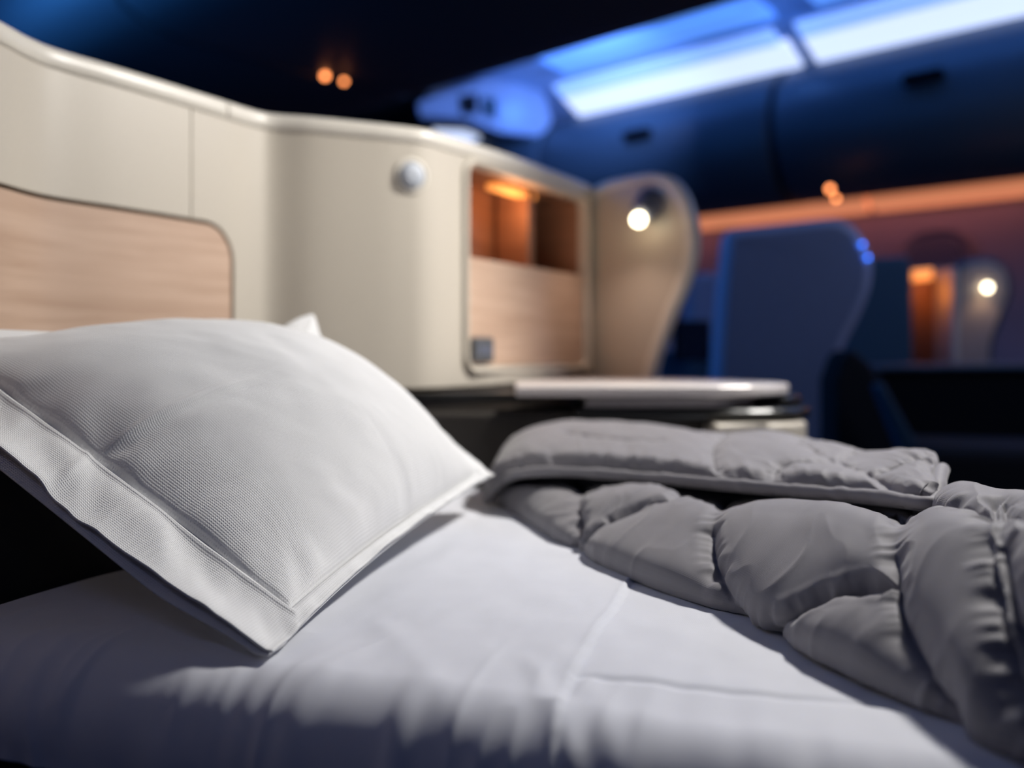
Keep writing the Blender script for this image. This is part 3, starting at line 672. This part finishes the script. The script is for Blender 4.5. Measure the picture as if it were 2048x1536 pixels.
# body: top and bottom skins
V = np.vstack([topP.reshape(-1, 3), botP.reshape(-1, 3)]); UU = np.vstack([UV, UV])
fb = np.vstack([allf[ctr_in], allf[ctr_in][:, ::-1]+nvt])
vv, ff, uu = sub(V, fb, UU); mesh('pillowcase', vv, ff, M['pillow'], pil, True, uv=uu)
# flange: upper hem and, slightly apart below it, the lower hem
vv, ff, uu = sub(topP.reshape(-1, 3), allf[~ctr_in], UV)
hm = mesh('hem', vv, ff, M['pillow'], pil, True, uv=uu); hm['label'] = 'flat upper hem with mitred corners'
md = hm.modifiers.new('thickness', 'SOLIDIFY'); md.thickness = 0.0016; md.offset = -1
spread = np.where(fl, dO/0.04, 0)
lowP = base_pt(Ug*(1+0.006*np.clip(spread, 0, 1)*(Ug < 0)), Vg)-NP*(0.002+0.013*np.clip((-Ug-0.80)/0.2, 0, 1)*sstep(-1.0, -0.55, Vg)+0.003*np.clip(spread, 0, 1)*sstep(-1.0, -0.5, Vg)*(Ug < 0)+0.003*spread)[..., None]
lowP[..., 2] = np.maximum(lowP[..., 2], BED+0.0035)
vv, ff, uu = sub(lowP.reshape(-1, 3), allf[~ctr_in], UV)
hm = mesh('hem', vv, ff, M['pillow'], pil, True, uv=uu); hm['label'] = 'shaded lower hem'
md = hm.modifiers.new('thickness', 'SOLIDIFY'); md.thickness = 0.0016; md.offset = -1

# ------------------------------------------------------------------ duvet
def loft(net, nr, nc):
    net = np.array(net, float)                                     # rows x cols x 3
    R_ = cr(net, np.linspace(0, net.shape[0]-1, nr))                # along rows
    C_ = cr(np.swapaxes(R_, 0, 1), np.linspace(0, net.shape[1]-1, nc))
    return np.swapaxes(C_, 0, 1)
def normals(G):
    a = np.gradient(G, axis=0); b = np.gradient(G, axis=1); n = np.cross(b, a); n /= np.linalg.norm(n, axis=-1, keepdims=True)+1e-12
    if n[..., 2].mean() < 0: n = -n
    return n
def proj(G): return np.stack([G[..., 0]/G[..., 1]*F+1024, 707-(G[..., 2]-HC)/G[..., 1]*F], -1)
def seam_field(G, seams):
    """distance of every surface point to stitched lines lying on the surface, and position along them"""
    px = proj(G); flat = G.reshape(-1, 3); pf = px.reshape(-1, 2)
    vis = G.shape[0]
    D = np.full(len(flat), 9.0); Sx = np.zeros(len(flat)); tot = 0
    for sm_ in seams:
        sm_ = np.array(sm_, float); q = cr(sm_, np.linspace(0, len(sm_)-1, 26)); pts = []
        for c_ in q:
            d2 = ((pf-c_)**2).sum(1); near = np.where(d2 < max(d2.min()*1.5, 40))[0]; k = near[np.argmin(flat[near, 1]+0.002*np.sqrt(d2[near]))]; pts.append(flat[k])
        pts = np.array(pts); pts = 0.5*pts+0.25*(np.roll(pts, 1, 0)+np.roll(pts, -1, 0)) if False else pts
        for k in range(2, len(pts)-2): pts[k] = pts[k-2:k+3].mean(0)
        acc = 0
        for k in range(len(pts)-1):
            a = pts[k]; b = pts[k+1]; ab = b-a; L = np.linalg.norm(ab)
            if L < 1e-5: continue
            tt = np.clip(((flat-a)@ab)/L**2, 0, 1); d = np.linalg.norm(flat-(a+tt[:, None]*ab), axis=1)
            up = d < D; D[up] = d[up]; Sx[up] = tot+acc+tt[up]*L; acc += L
        tot += acc+0.37
    return D.reshape(G.shape[:2]), Sx.reshape(G.shape[:2])
def box(A, r):
    for ax in (0, 1):
        P = np.concatenate([np.repeat(A.take([0], ax), r+1, ax), A, np.repeat(A.take([-1], ax), r, ax)], ax)
        C = np.cumsum(P, ax); n = A.shape[ax]
        A = (C.take(range(2*r+1, 2*r+1+n), ax)-C.take(range(0, n), ax))/(2*r+1)
    return A
def puffed(G, seams, amp, width, pucker, seed, soft=None):
    Gs = G.copy()
    for _ in range(40):
        Gs[1:-1] = 0.5*Gs[1:-1]+0.25*(Gs[:-2]+Gs[2:]); Gs[:, 1:-1] = 0.5*Gs[:, 1:-1]+0.25*(Gs[:, :-2]+Gs[:, 2:])
    N = normals(Gs); D, Sx = seam_field(G, seams)
    Uc = np.cumsum(np.linalg.norm(np.diff(G, axis=1, prepend=G[:, :1]), axis=-1), 1)
    Vc = np.cumsum(np.linalg.norm(np.diff(G, axis=0, prepend=G[:1]), axis=-1), 0)
    h = amp*np.tanh(D/(width*1.35))
    n1_ = noise2(Sx*70, D*18, seed); n2_ = noise2(Sx*150, D*25, seed+3)
    env = np.exp(-D/0.010)*1.25*(1-np.exp(-D/0.0025))
    h += pucker*env*(n1_*1.0+0.5*n2_)
    hb = box(box(box(h, 9), 9), 6); kk = sstep(0.008, 0.022, D); h = h*(1-kk)+hb*kk*1.03
    h += 0.0016*fbm(Uc*9, Vc*8, seed+5, 2)+0.0016*(1-np.abs(noise2(Uc*38+1.5*noise2(Uc*9, Vc*9, seed), Vc*9, seed+8)))**2
    h += -0.0030*np.exp(-(D/0.0018)**2)
    return G+N*h[..., None], np.stack([Uc, Vc], -1)

duv = empty('duvet', (0.35, 0.95, BED), 'thick grey quilted duvet folded back over the foot of the bed', 'duvet')
px_ = [985, 1029, 1109, 1184, 1300, 1450, 1620, 1810, 1900, 1990, 2150, 2450]
c0_ = [1000, 1020, 1068, 1111, 1165, 1226, 1303, 1397, 1444, 1492, 1575, 1720]
crh = [0.012, 0.020, 0.034, 0.046, 0.058, 0.066, 0.078, 0.086, 0.098, 0.108, 0.118, 0.125]
crp = [985, 988, 985, 985, 982, 1015, 1015, 1050, 1035, 1030, 1030, 1030]
bkh = [0.01, 0.012, 0.02, 0.028, 0.036, 0.040, 0.048, 0.064, 0.090, 0.092, 0.094, 0.096]
net = [[] for _ in range(8)]
for x, pc, hc, pcr, hb in zip(px_, c0_, crh, crp, bkh):
    Y0 = 418.0/(pc-707); Yc = (0.22-hc)*F/(pcr-707); k = (x-1024)/F
    Yc = max(Yc, Y0+0.02)
    def P3(Y, h): return (k*Y, Y, BED+h)
    net[0].append(P3(Y0+0.035, 0.003)); net[1].append(P3(Y0+0.004, 0.005))
    net[2].append(P3(Y0+0.004, 0.20*hc+0.004))
    net[3].append(P3(Y0+(Yc-Y0)*0.33, 0.56*hc+0.002)); net[4].append(P3(Y0+(Yc-Y0)*0.68, 0.85*hc))
    net[5].append(P3(Yc, hc-0.012+0.004))
    vis = x >= 1860
    net[6].append(P3(Yc+(0.14 if vis else 0.09), hb if not vis else hb)); net[7].append(P3(min(Yc+(0.45 if vis else 0.42), 1.52), 0.02))
G = loft(net, 380, 640)
seams = [[(1165, 975), (1166, 1040), (1168, 1085), (1150, 1100)],
         [(1452, 1012), (1436, 1050), (1425, 1095), (1440, 1150), (1480, 1218), (1500, 1240)],
         [(1808, 1045), (1800, 1110), (1801, 1170), (1815, 1260), (1860, 1340), (1930, 1430)],
         [(1180, 1085), (1240, 1045), (1330, 1012), (1400, 1008), (1455, 1014)],
         [(1455, 1014), (1480, 1008), (1560, 1014), (1640, 1022), (1720, 1035), (1808, 1048)],
         [(1808, 1048), (1850, 1022), (1905, 1020), (1960, 1028), (1990, 1048)],
         [(1560, 1262), (1600, 1232), (1680, 1195), (1740, 1183), (1801, 1178)],
         [(1985, 950), (1992, 1040), (2000, 1150), (2025, 1270), (2060, 1400), (2100, 1500)],
         [(2004, 950), (2014, 1045), (2024, 1150), (2048, 1260), (2085, 1380)],
         [(2014, 1045), (2100, 1060), (2250, 1050)]]
G2, uvd = puffed(G, seams, 0.0150, 0.014, 0.0046, 61)
edge = sstep(0.0, 0.10, np.linspace(0, 1, 380))[:, None]
G2 = G+(G2-G)*edge[..., None]
G2[..., 2] = np.maximum(G2[..., 2], BED+0.0032)
dl = mesh('quilt_body', G2.reshape(-1, 3), grid_faces(380, 640), M['duvet'], duv, True, uv=uvd.reshape(-1, 2))

# folded-back flap
fx =  [972, 1007, 1055, 1136, 1270, 1431, 1592, 1753, 1855, 1876]
fe_ = [999, 956, 941, 939, 948, 961, 975, 987, 1000, 985]
fY =  [1.345, 1.32, 1.29, 1.25, 1.18, 1.09, 1.01, 0.93, 0.87, 0.90]
tx =  [985, 1012, 1055, 1136, 1270, 1404, 1539, 1710, 1840, 1884]
ty =  [965, 905, 868, 852, 857, 876, 877, 910, 914, 930]
tY =  [1.40, 1.46, 1.50, 1.52, 1.47, 1.38, 1.30, 1.17, 1.05, 1.00]
net = [[] for _ in range(6)]
for a in range(len(fx)):
    f0 = at(fx[a], fe_[a], fY[a]); t0 = at(tx[a], ty[a], tY[a])
    hh = t0[2]-f0[2]
    m1 = f0*0.86+t0*0.14; m1[2] = f0[2]+hh*0.42
    m2 = f0*0.5+t0*0.5; m2[2] = f0[2]+hh*0.80
    bk_ = t0+np.array([0.0, 0.035, -0.02]); bk2 = t0+np.array([0.01, 0.06, 0]); bk2[2] = BED+0.004
    for r_, p in enumerate((f0, m1, m2, t0, bk_, bk2)): net[r_].append(p)
GF = loft(net, 260, 560)
fs = [[(1455, 866), (1425, 890), (1430, 935), (1432, 952)], [(1710, 905), (1660, 925), (1560, 930), (1545, 965)],
      [(1135, 862), (1200, 872), (1260, 878), (1320, 884)], [(1600, 885), (1680, 925), (1740, 945), (1800, 985)],
      [(1850, 915), (1800, 930), (1760, 945)]]
GF2, uvf = puffed(GF, fs, 0.009, 0.018, 0.0034, 91)
# stitched channel just behind the binding, with gathers
d = np.cumsum(np.linalg.norm(np.diff(GF, axis=0, prepend=GF[:1]), axis=-1), 0)
Nf = normals(GF)
dr = np.cumsum(np.linalg.norm(np.diff(GF[:, ::-1], axis=1, prepend=GF[:, -1:]), axis=-1), 1)[:, ::-1]
dd = np.minimum(d, dr)
sarc = uvf[..., 0]
gath = np.exp(-dd/0.035)*sstep(0.006, 0.02, dd)*(0.0065*noise2(sarc*34+dd*14, dd*10, 77)+0.003*noise2(sarc*85+dd*20, dd*14, 78))
k_ = sstep(0.004, 0.030, dd)
GF2 = GF+(GF2-GF)*k_[..., None]+Nf*(gath-0.004*np.exp(-((dd-0.006)/0.003)**2))[..., None]
fo = mesh('folded_flap', GF2.reshape(-1, 3), grid_faces(260, 560), M['duvet'], duv, True, uv=uvf.reshape(-1, 2)); fo['label'] = 'top fold of the quilt'
md = fo.modifiers.new('thickness', 'SOLIDIFY'); md.thickness = 0.010; md.offset = -1
# binding around the flap
front_line = GF[0]; right_line = GF[:150, -1]
line = np.vstack([front_line[::4], right_line[4::6]])
for _ in range(3): line[1:-1] = 0.5*line[1:-1]+0.25*(line[:-2]+line[2:])
sl = np.r_[0, np.cumsum(np.linalg.norm(np.diff(line, axis=0), axis=1))]
tube('binding', line+np.array([0, 0, -0.003]), 0.0068+0.0010*noise2(sl*60, sl*0, 5)+0.0006*noise2(sl*140, sl*0, 6), M['duvet'], duv, 16)['label'] = 'piped edge of the fold'
